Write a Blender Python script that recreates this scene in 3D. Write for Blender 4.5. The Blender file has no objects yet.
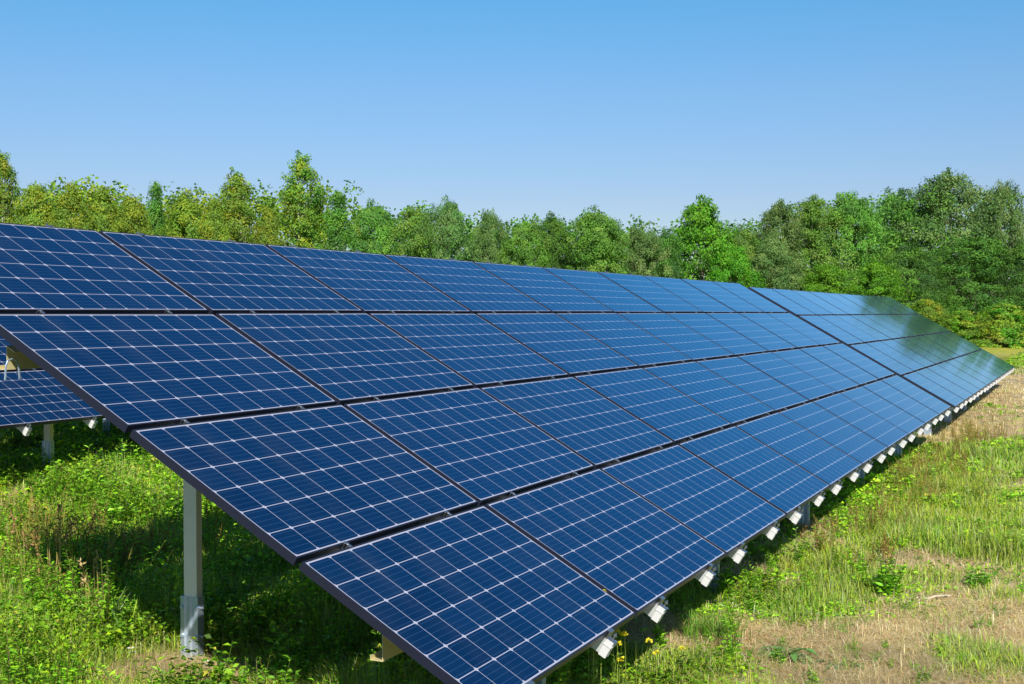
import bpy, math, random
import numpy as np
from math import radians, sin, cos, pi
from mathutils import Vector, Matrix

SC = bpy.context.scene
COL = SC.collection

# ------------------------------------------------------------------ camera
F_PX = 1270.5
CAM = np.array([-4.191, -5.406, 2.0036])
FWD = np.array([0.908935, 0.41630217, -0.02301481])
cam_data = bpy.data.cameras.new('camera')
cam_data.sensor_width = 36.0
cam_data.lens = F_PX / 1024 * 36.0
cam_data.clip_end = 2000
cam = bpy.data.objects.new('camera', cam_data)
COL.objects.link(cam)
cam.location = CAM
cam.rotation_euler = Vector(FWD).to_track_quat('-Z', 'Y').to_euler()
SC.camera = cam
cam_data.dof.use_dof = False

# ------------------------------------------------------------------ light
SUN = Vector((-1.15, -0.70, 1.0)).normalized()          # towards the sun
elev = math.asin(SUN.z)
SKY0, SKY1, SKY2, SKY3 = (.69, .67, .78), (.72, .70, .80), (.76, .84, .92), (.67, 1.0, 1.07)
world = bpy.data.worlds.new('World'); SC.world = world; world.use_nodes = True
wn = world.node_tree; wn.nodes.clear()
sky = wn.nodes.new('ShaderNodeTexSky'); sky.sky_type = 'NISHITA'
sky.sun_disc = False; sky.sun_elevation = elev
sky.sun_rotation = math.atan2(SUN.x, SUN.y)
sky.altitude = 0; sky.air_density = 1.0; sky.dust_density = 0.4; sky.ozone_density = 3.0
bg = wn.nodes.new('ShaderNodeBackground'); bg.inputs[1].default_value = 0.085
hs = wn.nodes.new('ShaderNodeHueSaturation'); hs.inputs['Saturation'].default_value = 1.12
wo = wn.nodes.new('ShaderNodeOutputWorld')
# clear dry air: the band near the horizon stays blue
tcw = wn.nodes.new('ShaderNodeTexCoord'); sxyz = wn.nodes.new('ShaderNodeSeparateXYZ'); wn.links.new(tcw.outputs['Generated'], sxyz.inputs[0])
rmp = wn.nodes.new('ShaderNodeValToRGB'); wn.links.new(sxyz.outputs[2], rmp.inputs[0])
for e_, (p_, c_) in zip([rmp.color_ramp.elements[0], rmp.color_ramp.elements[1], rmp.color_ramp.elements.new(.09), rmp.color_ramp.elements.new(.17), rmp.color_ramp.elements.new(.27)],
        [(0, SKY0), (1, SKY3), (.09, SKY1), (.17, SKY2), (.27, SKY3)]):
    e_.position = p_; e_.color = (*c_, 1)
mlt = wn.nodes.new('ShaderNodeMix'); mlt.data_type = 'RGBA'; mlt.blend_type = 'MULTIPLY'; mlt.inputs[0].default_value = 1
wn.links.new(sky.outputs[0], mlt.inputs[6]); wn.links.new(rmp.outputs[0], mlt.inputs[7]); wn.links.new(mlt.outputs[2], hs.inputs['Color']); wn.links.new(hs.outputs[0], bg.inputs[0]); wn.links.new(bg.outputs[0], wo.inputs[0])
sl = bpy.data.lights.new('sun', 'SUN'); sl.energy = 5.0; sl.angle = radians(0.5); sl.color = (1.0, 0.95, 0.86)
so = bpy.data.objects.new('sun', sl); COL.objects.link(so); so.location = (-20, -15, 30)
so.rotation_euler = SUN.to_track_quat('Z', 'Y').to_euler()
SC.view_settings.view_transform = 'Standard'; SC.view_settings.look = 'None'
SC.view_settings.exposure = 0.58; SC.view_settings.gamma = 1.0
SC.view_settings.use_curve_mapping = False
SC.cycles.max_bounces = 8; SC.cycles.transparent_max_bounces = 8

# ------------------------------------------------------------------ camera maths
RIGHT = np.array([FWD[1], -FWD[0], 0.0]); RIGHT /= np.linalg.norm(RIGHT)
UPC = np.cross(RIGHT, FWD)
def ray(x, y):
    return FWD + RIGHT * (x - 512) / F_PX - UPC * (y - 342) / F_PX
def project(P):
    q = P - CAM
    z = q @ FWD
    return 512 + F_PX * (q @ RIGHT) / z, 342 - F_PX * (q @ UPC) / z, z

# ------------------------------------------------------------------ noise and terrain
def vnoise(x, y, scale=1.0, seed=0):
    x = np.asarray(x, float) / scale + 37.3 * seed; y = np.asarray(y, float) / scale + 17.7 * seed
    xi = np.floor(x); yi = np.floor(y); fx = x - xi; fy = y - yi
    fx = fx * fx * (3 - 2 * fx); fy = fy * fy * (3 - 2 * fy)
    def h(a, b):
        v = np.sin(a * 127.1 + b * 311.7 + seed * 74.7) * 43758.5453
        return v - np.floor(v)
    a = h(xi, yi); b = h(xi + 1, yi); c = h(xi, yi + 1); d = h(xi + 1, yi + 1)
    return (a * (1 - fx) + b * fx) * (1 - fy) + (c * (1 - fx) + d * fx) * fy
def fbm(x, y, scale, seed=0, o=4):
    s = 0; a = 1; t = 0
    for i in range(o):
        s = s + a * vnoise(x, y, scale / 2 ** i, seed + i * 5); t += a; a *= 0.55
    return s / t
def zg(x, y):
    x = np.asarray(x, float); y = np.asarray(y, float)
    z = 0.03 + 0.028 * (np.clip(y, -9, 7) + 1.5) - 0.006 * np.clip(x - 3, 0, 15)
    z = z + (fbm(x, y, 1.3, 3, 3) - 0.5) * 0.12 + (fbm(x, y, .42, 6, 2) - .5) * .045
    z = z + (fbm(x, y, 14, 9, 2) - 0.5) * 0.12 * np.clip((np.hypot(x + 4, y + 5) - 14) / 20, 0, 1)
    return z
def gpt(px, py):                                   # ground point seen at a pixel
    d = ray(px, py); t = -1.95 / d[2]
    for _ in range(6):
        P = CAM + d * t; t = (float(zg(P[0], P[1])) - CAM[2]) / d[2]
    P = CAM + d * t
    return P

# green/dry character of the field: +1 lush, -1 straw; patches given where they lie
PATCH = []
for px, py, r, v in [(940, 500, 2.2, .9), (1000, 470, 2.5, .6), (800, 612, .35, 1.1), (745, 668, .3, 1.0), (960, 655, .3, .9), (840, 640, .25, .8), (1010, 560, .5, .8), (905, 560, .5, -.9), (700, 655, .4, .7), (900, 530, 1.3, .6), (820, 570, .8, .8), (1010, 545, 1.0, .3), (760, 600, .5, .5),
                     (880, 590, .45, .9), (700, 660, .5, .5), (640, 680, .6, .7), (720, 625, .35, .8), (940, 640, 1.6, -.6), (800, 660, .6, -.6), (990, 578, 1.2, -1.1), (860, 620, .8, -.6),
                     (740, 645, .35, -.7), (990, 395, 5.5, -1.0), (965, 430, 1.8, -1.0), (1015, 432, 2.0, -.4), (930, 455, .9, .6), (985, 380, 7, -.6),
                     (1010, 362, 8, .4), (60, 500, .5, -.3), (130, 470, .6, .1), (20, 540, .35, -.5), (190, 672, .5, -2.2), (45, 492, .3, -1.4), (150, 640, .2, -.4), (100, 600, .8, .7),
                     (300, 600, 1.5, 1.0), (40, 640, .6, .6), (850, 515, .9, .5), (975, 560, .3, -.4), (660, 640, .4, -.9)]:
    P = gpt(px, py); PATCH.append((P[0], P[1], r, v))
def green(x, y):
    g = (fbm(x, y, 1.6, 21, 4) - 0.5) * 2.7 + 0.05 + (fbm(x, y, .38, 31, 2) - .5) * 1.5
    g = g + 0.5 * (np.asarray(y) > -2.8)
    for a, b, r, v in PATCH:
        g = g + v * np.exp(-((x - a) ** 2 + (y - b) ** 2) / (r * r))
    return g

# ------------------------------------------------------------------ object helpers
def tag(o, label=None, cat=None, group=None, kind=None):
    if label: o['label'] = label
    if cat: o['category'] = cat
    if group: o['group'] = group
    if kind: o['kind'] = kind
    return o
def empty(name, loc):
    o = bpy.data.objects.new(name, None); COL.objects.link(o); o.location = loc; o.empty_display_size = .2
    return o
def link(name, me, parent=None, loc=(0, 0, 0), rot=(0, 0, 0)):
    o = bpy.data.objects.new(name, me); COL.objects.link(o); o.parent = parent; o.location = loc; o.rotation_euler = rot
    return o
class MB:
    def __init__(s): s.v = []; s.f = []; s.n = 0
    def add(s, V, F):
        s.v += [tuple(map(float, p)) for p in V]; s.f += [tuple(i + s.n for i in f) for f in F]; s.n += len(V)
    def box(s, x0, x1, y0, y1, z0, z1):
        s.add([(x0, y0, z0), (x1, y0, z0), (x1, y1, z0), (x0, y1, z0), (x0, y0, z1), (x1, y0, z1), (x1, y1, z1), (x0, y1, z1)],
              [(0, 3, 2, 1), (4, 5, 6, 7), (0, 1, 5, 4), (1, 2, 6, 5), (2, 3, 7, 6), (3, 0, 4, 7)])
    def prism(s, prof, a0, a1, axis='x'):          # extrude a closed 2-D profile
        n = len(prof)
        if axis == 'x': V = [(a0, p, q) for p, q in prof] + [(a1, p, q) for p, q in prof]
        elif axis == 'z': V = [(p, q, a0) for p, q in prof] + [(p, q, a1) for p, q in prof]
        else: V = [(p, a0, q) for p, q in prof] + [(p, a1, q) for p, q in prof]
        F = [(i, (i + 1) % n, n + (i + 1) % n, n + i) for i in range(n)] + [tuple(range(n))[::-1], tuple(range(n, 2 * n))]
        s.add(V, F)
    def tube(s, pts, rad, sides=6):
        pts = [Vector(p) for p in pts]; rings = []
        V = []
        for i, p in enumerate(pts):
            d = (pts[min(i + 1, len(pts) - 1)] - pts[max(i - 1, 0)]).normalized()
            a = d.orthogonal().normalized(); b = d.cross(a)
            for k in range(sides):
                t = 2 * pi * k / sides; V.append(p + (a * cos(t) + b * sin(t)) * rad[i])
        F = []
        for i in range(len(pts) - 1):
            for k in range(sides):
                k2 = (k + 1) % sides
                F.append((i * sides + k, i * sides + k2, (i + 1) * sides + k2, (i + 1) * sides + k))
        F.append(tuple(range(sides))[::-1]); F.append(tuple(range((len(pts) - 1) * sides, len(pts) * sides)))
        s.add(V, F)
    def mesh(s, name, mat, smooth=False):
        me = bpy.data.meshes.new(name); me.from_pydata(s.v, [], s.f); me.update()
        import bmesh
        bm = bmesh.new(); bm.from_mesh(me); bmesh.ops.recalc_face_normals(bm, faces=bm.faces); bm.to_mesh(me); bm.free()
        if mat: me.materials.append(mat)
        if smooth: me.shade_smooth()
        return me
def thin(prof, t):                                  # open polyline -> closed thin-walled section
    P = [Vector((p[0], p[1], 0)) for p in prof]; L = []; R = []
    for i, p in enumerate(P):
        d0 = (P[i] - P[i - 1]).normalized() if i else (P[1] - P[0]).normalized()
        d1 = (P[i + 1] - P[i]).normalized() if i < len(P) - 1 else d0
        n0 = Vector((-d0.y, d0.x, 0)); n1 = Vector((-d1.y, d1.x, 0)); n = (n0 + n1).normalized()
        k = t / 2 / max(.3, n.dot(n0)); L.append(p + n * k); R.append(p - n * k)
    return [(p.x, p.y) for p in L] + [(p.x, p.y) for p in reversed(R)]

def tri_mesh(name, V, T, C, mat, smooth=False):
    me = bpy.data.meshes.new(name)
    V = np.asarray(V, np.float32); T = np.asarray(T, np.int32)
    me.vertices.add(len(V)); me.vertices.foreach_set('co', V.ravel())
    me.loops.add(T.size); me.loops.foreach_set('vertex_index', T.ravel())
    me.polygons.add(len(T)); me.polygons.foreach_set('loop_start', np.arange(0, T.size, 3, dtype=np.int32))
    if C is not None:
        a = me.color_attributes.new('Col', 'FLOAT_COLOR', 'POINT')
        a.data.foreach_set('color', np.concatenate([np.asarray(C, np.float32), np.ones((len(C), 1), np.float32)], 1).ravel())
    me.update(calc_edges=True)
    me.materials.append(mat)
    if smooth: me.shade_smooth()
    return me
class Veg:                                          # collects coloured triangles
    def __init__(s): s.V = []; s.T = []; s.C = []; s.n = 0
    def add(s, V, T, C):
        s.V.append(V); s.T.append(T + s.n); s.C.append(C); s.n += len(V)
    def blades(s, P, h, w, az, lean, col, tipcol=None, rng=None):
        n = len(P)
        d = np.stack([np.cos(az), np.sin(az), 0 * az], 1)
        sd = np.stack([-np.sin(az), np.cos(az), 0 * az], 1)
        up = np.array([0, 0, 1.0])
        def pt(t): return P + up * (h * t * (1 - .35 * lean * t))[:, None] + d * (h * lean * t * t)[:, None]
        m = pt(0.55); t = pt(1.0); hw = (w / 2)[:, None]
        V = np.stack([P - sd * hw, P + sd * hw, m - sd * hw * .8, m + sd * hw * .8, t], 1).reshape(-1, 3)
        b = np.arange(n)[:, None] * 5
        T = np.concatenate([b + [0, 1, 3], b + [0, 3, 2], b + [2, 3, 4]], 0)
        tc = col if tipcol is None else tipcol
        C = np.stack([col, col, (col + tc) / 2, (col + tc) / 2, tc], 1).reshape(-1, 3)
        s.add(V, T, C)
    def leaves(s, P, D, N, L, W, col, fold=.25, droop=.15):
        # P base, D direction, N approx normal, all (n,3)
        n = len(P)
        D = D / np.linalg.norm(D, axis=1, keepdims=True)
        S = np.cross(D, N); S /= np.linalg.norm(S, axis=1, keepdims=True) + 1e-9
        U = np.cross(S, D)
        L = L[:, None]; W = W[:, None]
        mid = P + D * L * .45
        r = mid + S * W / 2 + U * W * fold; l = mid - S * W / 2 + U * W * fold; t = P + D * L - U * L * droop
        V = np.stack([P, r, t, l], 1).reshape(-1, 3); b = np.arange(n)[:, None] * 4
        T = np.concatenate([b + [0, 1, 2], b + [0, 2, 3]], 0)
        s.add(V, T, np.repeat(col, 4, 0))
    def mesh(s, name, mat):
        return tri_mesh(name, np.concatenate(s.V), np.concatenate(s.T), np.concatenate(s.C), mat)
    def arrays(s): return np.concatenate(s.V), np.concatenate(s.T), np.concatenate(s.C)

# ------------------------------------------------------------------ materials
def mat(name, base=(.5, .5, .5), rough=.5, metal=0.0, spec=.5):
    m = bpy.data.materials.new(name); m.use_nodes = True; b = m.node_tree.nodes['Principled BSDF']
    b.inputs['Base Color'].default_value = (*base, 1); b.inputs['Roughness'].default_value = rough
    b.inputs['Metallic'].default_value = metal; b.inputs['Specular IOR Level'].default_value = spec
    return m
class NT:
    def __init__(s, m): s.t = m.node_tree; s.b = s.t.nodes['Principled BSDF']
    def n(s, typ, **k):
        x = s.t.nodes.new('ShaderNode' + typ)
        for a, v in k.items(): setattr(x, a, v)
        return x
    def l(s, a, b): s.t.links.new(a, b)
    def math(s, op, a, b=None, c=None):
        x = s.n('Math', operation=op)
        for i, v in enumerate((a, b, c)):
            if v is None: continue
            if hasattr(v, 'links') or hasattr(v, 'is_output'): s.l(v, x.inputs[i])
            else: x.inputs[i].default_value = v
        return x.outputs[0]
    def mix(s, f, a, b):
        x = s.n('Mix', data_type='RGBA')
        for i, v in ((0, f), (6, a), (7, b)):
            if hasattr(v, 'is_output'): s.l(v, x.inputs[i])
            elif i == 0: x.inputs[0].default_value = v
            else: x.inputs[i].default_value = (*v, 1)
        return x.outputs[2]
    def noise(s, scale, detail=4, vec=None, rough=.5):
        x = s.n('TexNoise'); x.inputs['Scale'].default_value = scale; x.inputs['Detail'].default_value = detail; x.inputs['Roughness'].default_value = rough
        if vec is not None: s.l(vec, x.inputs['Vector'])
        return x.outputs[0]
    def ramp(s, f, stops):
        x = s.n('ValToRGB'); e = x.color_ramp.elements
        while len(e) < len(stops): e.new(.5)
        for k, (p, c) in enumerate(stops): e[k].position = p; e[k].color = (*c, 1)
        s.l(f, x.inputs[0]); return x.outputs[0]

def leaf_mat(name, trans=.4, rough=.5, tint=None, objvar=0.0, spec=.25):
    m = mat(name, rough=rough, spec=spec); t = NT(m)
    a = t.n('VertexColor'); a.layer_name = 'Col'; c = a.outputs[0]
    if objvar:
        oi = t.n('ObjectInfo'); h = t.n('HueSaturation')
        t.l(t.math('MULTIPLY_ADD', oi.outputs['Random'], objvar * .06, .5), h.inputs['Hue'])
        t.l(t.math('MULTIPLY_ADD', oi.outputs['Random'], objvar * .5, 1 - objvar * .25), h.inputs['Value'])
        t.l(c, h.inputs['Color']); c = h.outputs[0]
    t.l(c, t.b.inputs['Base Color'])
    tr = t.n('BsdfTranslucent')
    g = t.n('Mix', data_type='RGBA', blend_type='MULTIPLY'); g.inputs[0].default_value = 1.0
    t.l(c, g.inputs[6]); g.inputs[7].default_value = (1.25, 1.3, .6, 1); t.l(g.outputs[2], tr.inputs[0])
    mx = t.n('MixShader'); mx.inputs[0].default_value = trans
    t.l(t.b.outputs[0], mx.inputs[1]); t.l(tr.outputs[0], mx.inputs[2])
    t.l(mx.outputs[0], t.t.nodes['Material Output'].inputs[0])
    return m
M_GRASS = leaf_mat('grass_blades', .35, .55)
M_WEED = leaf_mat('weed_leaves', .3, .45)
M_TREE = leaf_mat('tree_leaves', .3, .6, objvar=.45)
M_BARK = mat('bark', (.12, .10, .075), .9)
M_BIRCH = mat('pale_bark', (.42, .40, .34), .8)
t = NT(M_BIRCH); tc = t.n('TexCoord'); mp = t.n('Mapping'); t.l(tc.outputs['Object'], mp.inputs[0]); mp.inputs['Scale'].default_value = (1, 1, 4)
t.l(t.ramp(t.noise(2.5, 4, mp.outputs[0]), [(.42, (.07, .06, .05)), (.5, (.45, .43, .37))]), t.b.inputs['Base Color'])

PW, PH, PU, PV = 1.638, 0.955, 1.67, 0.9832
LIP, MARG = .009, .006
def laminate_material():
    m = mat('solar_cells', rough=.1); t = NT(m)
    tc = t.n('TexCoord'); s = t.n('SeparateXYZ'); t.l(tc.outputs['Object'], s.inputs[0])
    cw = (PW - 2 * (LIP + MARG)) / 10; ch = (PH - 2 * (LIP + MARG)) / 6
    x = t.math('SUBTRACT', s.outputs[0], LIP + MARG); y = t.math('SUBTRACT', t.math('MULTIPLY', s.outputs[1], -1), LIP + MARG)
    def cellc(v, c):
        q = t.math('DIVIDE', v, c); fr = t.math('FRACT', q)
        return t.math('FLOOR', q), t.math('MULTIPLY', t.math('ABSOLUTE', t.math('SUBTRACT', fr, .5)), c), fr
    ix, ax, fx = cellc(x, cw); iy, ay, fy = cellc(y, ch)
    def sstep(v, a, b):
        r = t.n('MapRange', interpolation_type='SMOOTHSTEP'); t.l(v, r.inputs[0]); r.inputs[1].default_value = a; r.inputs[2].default_value = b
        return r.outputs[0]
    gx = sstep(ax, cw / 2 - .0019, cw / 2 - .0012); gy = sstep(ay, ch / 2 - .0025, ch / 2 - .0015)
    dia = sstep(t.math('ADD', ax, ay), cw / 2 + ch / 2 - .0145, cw / 2 + ch / 2 - .0130)
    # outside the cell field
    W, H = cw * 10, ch * 6
    ox = t.math('GREATER_THAN', t.math('ABSOLUTE', t.math('SUBTRACT', x, W / 2)), W / 2 - .0015)
    oy = t.math('GREATER_THAN', t.math('ABSOLUTE', t.math('SUBTRACT', y, H / 2)), H / 2 - .0015)
    outm = t.math('MAXIMUM', ox, oy)
    line = t.math('MAXIMUM', t.math('MAXIMUM', gx, gy), t.math('MAXIMUM', dia, outm))
    bus = t.math('ABSOLUTE', t.math('SUBTRACT', t.math('FRACT', t.math('MULTIPLY', fy, 5)), .5))
    busm = t.math('MULTIPLY', t.math('SUBTRACT', 1, sstep(bus, .018, .036)), .24)
    # cell colour with small differences from cell to cell and panel to panel
    oi = t.n('ObjectInfo'); cmb = t.n('CombineXYZ'); t.l(ix, cmb.inputs[0]); t.l(iy, cmb.inputs[1]); t.l(t.math('MULTIPLY', oi.outputs['Random'], 91), cmb.inputs[2])
    wn_ = t.n('TexWhiteNoise', noise_dimensions='3D'); t.l(cmb.outputs[0], wn_.inputs['Vector'])
    cellcol = t.mix(wn_.outputs[0], (.0002, .006, .021), (.0008, .012, .038))
    cellcol = t.mix(t.math('MULTIPLY', oi.outputs['Random'], .75), cellcol, (.0004, .013, .046))
    col = t.mix(busm, cellcol, (.12, .22, .42))
    col = t.mix(line, col, (.42, .42, .49))
    # faint dust, heavier in streaks
    mp = t.n('Mapping'); t.l(tc.outputs['Object'], mp.inputs[0]); mp.inputs['Scale'].default_value = (2.2, .8, 1)
    dust = t.math('MULTIPLY', sstep(t.noise(2.0, 6, mp.outputs[0]), .45, .8), .03)
    col = t.mix(dust, col, (.30, .29, .26))
    rough = t.math('MULTIPLY_ADD', t.noise(3, 5, tc.outputs['Object']), .05, .045)
    df = t.n('BsdfDiffuse'); t.l(col, df.inputs[0])
    gl = t.n('BsdfGlossy'); t.l(rough, gl.inputs['Roughness'])
    fr = t.n('Fresnel'); fr.inputs[0].default_value = 2.6
    gcol = t.mix(t.math('MULTIPLY', fr.outputs[0], 1.6), (.0, .29, .68), (.64, .90, 1.0)); t.l(gcol, gl.inputs[0])   # blue anti-reflection coating
    mx = t.n('MixShader'); t.l(t.math('MULTIPLY_ADD', fr.outputs[0], 1.6, -.13), mx.inputs[0]); t.l(df.outputs[0], mx.inputs[1]); t.l(gl.outputs[0], mx.inputs[2])
    t.l(mx.outputs[0], t.t.nodes['Material Output'].inputs[0])
    return m
M_LAM = laminate_material()
M_FRAME = mat('dark_anodised_frame', (.014, .016, .032), .45, .3)
M_BACK = mat('backsheet', (.6, .6, .6), .6)
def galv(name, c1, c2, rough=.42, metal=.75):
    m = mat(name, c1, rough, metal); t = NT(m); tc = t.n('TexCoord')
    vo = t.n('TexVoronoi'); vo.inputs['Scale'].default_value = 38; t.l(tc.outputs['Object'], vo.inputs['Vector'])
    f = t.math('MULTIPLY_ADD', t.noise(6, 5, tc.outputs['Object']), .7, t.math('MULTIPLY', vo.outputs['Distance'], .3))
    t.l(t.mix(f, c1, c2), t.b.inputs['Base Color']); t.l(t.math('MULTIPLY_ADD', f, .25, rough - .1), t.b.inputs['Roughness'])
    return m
M_GALV = galv('galvanised_steel', (.34, .43, .54), (.56, .65, .76))  # blue cast is sky reflection mixed into the base colour
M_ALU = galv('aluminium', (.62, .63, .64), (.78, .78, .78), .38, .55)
M_SUNLIT = mat('sunlit_rail_paint', (.52, .52, .52), .5)  # white paints the sunlit part of the rail side
M_POST = galv('steel_warm_bounce', (.62, .59, .47), (.74, .71, .58), .5, .1)  # bare steel; cream light bounced off the grass is painted in
M_PURL = galv('steel_yellow_bounce', (.50, .42, .20), (.62, .54, .28), .5, .2)  # yellow is grass reflection painted into the steel's base colour
M_BOLT = mat('bolt_steel', (.36, .37, .40), .3, .9)
M_DARKW = mat('black_cable', (.02, .02, .02), .5)

# ------------------------------------------------------------------ ground
def build_ground():
    def axis(c, near, far, step):
        a = [0.0]; s = step
        while a[-1] < far:
            a.append(a[-1] + s)
            if a[-1] > near: s *= 1.12
        a = np.array(a); return np.concatenate([c - a[:0:-1], c + a])
    xs = axis(7, 13, 700, .14); ys = axis(-1.5, 9, 700, .14)
    X, Y = np.meshgrid(xs, ys, indexing='ij'); Z = zg(X, Y)
    V = np.stack([X.ravel(), Y.ravel(), Z.ravel()], 1)
    nx, ny = len(xs), len(ys); I = np.arange(nx * ny).reshape(nx, ny)
    a, b, c, d = I[:-1, :-1].ravel(), I[1:, :-1].ravel(), I[1:, 1:].ravel(), I[:-1, 1:].ravel()
    T = np.concatenate([np.stack([a, b, c], 1), np.stack([a, c, d], 1)])
    g = green(X, Y).ravel(); far = np.clip((V[:, 0] - 50) / 15, 0, 1)
    C = np.stack([g * .5 + .5, far, g * 0], 1)
    C = np.clip(C, 0, 1)
    m = mat('field_soil', rough=.95, spec=.1); t = NT(m)
    vc = t.n('VertexColor'); vc.layer_name = 'Col'; s = t.n('SeparateColor'); t.l(vc.outputs[0], s.inputs[0])
    tc = t.n('TexCoord'); n1 = t.noise(14, 8, tc.outputs['Object'], .65); n2 = t.noise(90, 4, tc.outputs['Object'], .7); n3 = t.noise(1.3, 5, tc.outputs['Object'])
    dry = t.ramp(n1, [(.3, (.09, .06, .035)), (.44, (.24, .17, .10)), (.52, (.52, .43, .30)), (.6, (.36, .27, .16)), (.72, (.20, .14, .08))])
    grn = t.ramp(n1, [(.3, (.025, .035, .010)), (.5, (.05, .085, .018)), (.7, (.10, .13, .03))])
    f = t.n('MapRange', interpolation_type='SMOOTHSTEP'); t.l(t.math('ADD', s.outputs[0], t.math('MULTIPLY', t.math('SUBTRACT', n1, .5), .8)), f.inputs[0])
    f.inputs[1].default_value = .35; f.inputs[2].default_value = .75
    c = t.mix(f.outputs[0], dry, grn)
    fg = t.ramp(n3, [(.35, (.20, .24, .03)), (.5, (.34, .33, .04)), (.65, (.38, .36, .08))])
    c = t.mix(s.outputs[1], c, fg)
    v = t.n('HueSaturation'); t.l(c, v.inputs['Color']); t.l(t.math('MULTIPLY_ADD', n2, 1.1, .45), v.inputs['Value'])
    t.l(v.outputs[0], t.b.inputs['Base Color'])
    bp = t.n('Bump'); bp.inputs['Strength'].default_value = .9; bp.inputs['Distance'].default_value = .03
    t.l(t.math('ADD', n1, t.math('MULTIPLY', n2, .4)), bp.inputs['Height']); t.l(bp.outputs[0], t.b.inputs['Normal'])
    o = link('ground', tri_mesh('ground', V, T, C, m, True)); tag(o, 'uneven field of bare straw-coloured soil and short green turf', 'ground', kind='structure')
build_ground()

# ------------------------------------------------------------------ solar arrays
TILT = radians(30)
def panel_meshes():
    b = MB(); b.box(LIP * .4, PW - LIP * .4, -PH + LIP * .4, -LIP * .4, -.0075, -.0015); lam = b.mesh('solar_panel', M_LAM)
    f = MB(); d = .036
    def bar(x0, x1, y0, y1): f.box(x0, x1, y0, y1, -d, 0)
    bar(0, PW, -LIP, 0); bar(0, PW, -PH, -PH + LIP); bar(0, LIP, -PH + LIP, -LIP); bar(PW - LIP, PW, -PH + LIP, -LIP)
    # return flanges at the bottom of the frame
    f.box(LIP, PW - LIP, -LIP - .02, -LIP, -d, -d + .002); f.box(LIP, PW - LIP, -PH + LIP, -PH + LIP + .02, -d, -d + .002)
    return lam, f.mesh('frame', M_FRAME)
LAM, FRM = panel_meshes()
def rail_meshes(length):
    b = MB(); w = .038; hgt = .074; top = -.0385
    # open box rail running down the slope
    prof = thin([(-w / 2 + .012, top), (-w / 2, top), (-w / 2, top - hgt), (w / 2, top - hgt), (w / 2, top), (w / 2 - .012, top)], .0028)
    V0 = [(p, .03, q) for p, q in prof]; n = len(prof)
    V1 = [(p, -length, q) for p, q in prof]
    b.add(V0 + V1, [(i, (i + 1) % n, n + (i + 1) % n, n + i) for i in range(n)])
    for k in (0, n): 
        h = n // 2
        b.add(([*V0] if k == 0 else [*V1]), [(i, i + 1, n - 2 - i, n - 1 - i) for i in range(h - 1)])
    rail = b.mesh('rail', M_ALU)
    c = MB(); c.box(-w / 2 - .006, w / 2 + .006, -length - .004, -length + .034, top - hgt - .006, top + .004)  # added sleeve standing in for the sunlit rail side
    c.box(-w / 2 - .009, w / 2 + .009, -length - .007, -length + .036, top - .024, top - .018)
    lit_end = c.mesh('sunlit_rail_end', M_SUNLIT)
    return rail, lit_end
RAIL, SUNLIT_END = rail_meshes(4 * PV + .030)
def clamp_mesh(end):
    b = MB()
    if end:
        b.box(-.022, .022, -.004, .006, -.036, .004); b.box(-.022, .022, .006, .016, .0005, .004)
        b.box(-.020, .020, -.045, -.004, -.037, -.033)
        b.tube([(0, -.022, -.037), (0, -.022, .006)], [.0045, .0045], 8); b.tube([(0, -.022, -.012), (0, -.022, -.004)], [.010, .010], 6)
    else:
        b.box(-.009, .009, -.020, .020, .0005, .0042); b.box(-.013, .013, -.012, -.0095, -.03, .0005); b.box(-.013, .013, .0095, .012, -.03, .0005)
        b.tube([(0, 0, -.037), (0, 0, .008)], [.0032, .0032], 8); b.tube([(0, 0, .004), (0, 0, .008)], [.0055, .0055], 6)
    return b.mesh('clamp', M_BOLT)
CLM, CLE = clamp_mesh(False), clamp_mesh(True)
def purlin_mesh(length):
    b = MB(); ht = .110
    # Z-section, web upright, top flange leaning with the slope
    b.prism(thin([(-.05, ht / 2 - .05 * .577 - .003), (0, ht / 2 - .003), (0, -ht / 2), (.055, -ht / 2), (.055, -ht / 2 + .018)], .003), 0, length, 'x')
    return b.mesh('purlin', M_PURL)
def post_meshes(zb, zt, sl):
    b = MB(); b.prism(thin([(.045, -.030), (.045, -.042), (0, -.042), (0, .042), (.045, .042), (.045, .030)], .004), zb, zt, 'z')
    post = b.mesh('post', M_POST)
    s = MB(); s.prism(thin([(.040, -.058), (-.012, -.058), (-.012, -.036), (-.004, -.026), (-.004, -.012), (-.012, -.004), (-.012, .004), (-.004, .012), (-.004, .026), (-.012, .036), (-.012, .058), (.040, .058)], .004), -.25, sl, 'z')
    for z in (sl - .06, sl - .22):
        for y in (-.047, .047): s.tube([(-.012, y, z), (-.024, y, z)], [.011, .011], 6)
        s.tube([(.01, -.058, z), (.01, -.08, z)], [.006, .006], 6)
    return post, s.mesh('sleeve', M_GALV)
rnd = random.Random(4)
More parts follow.
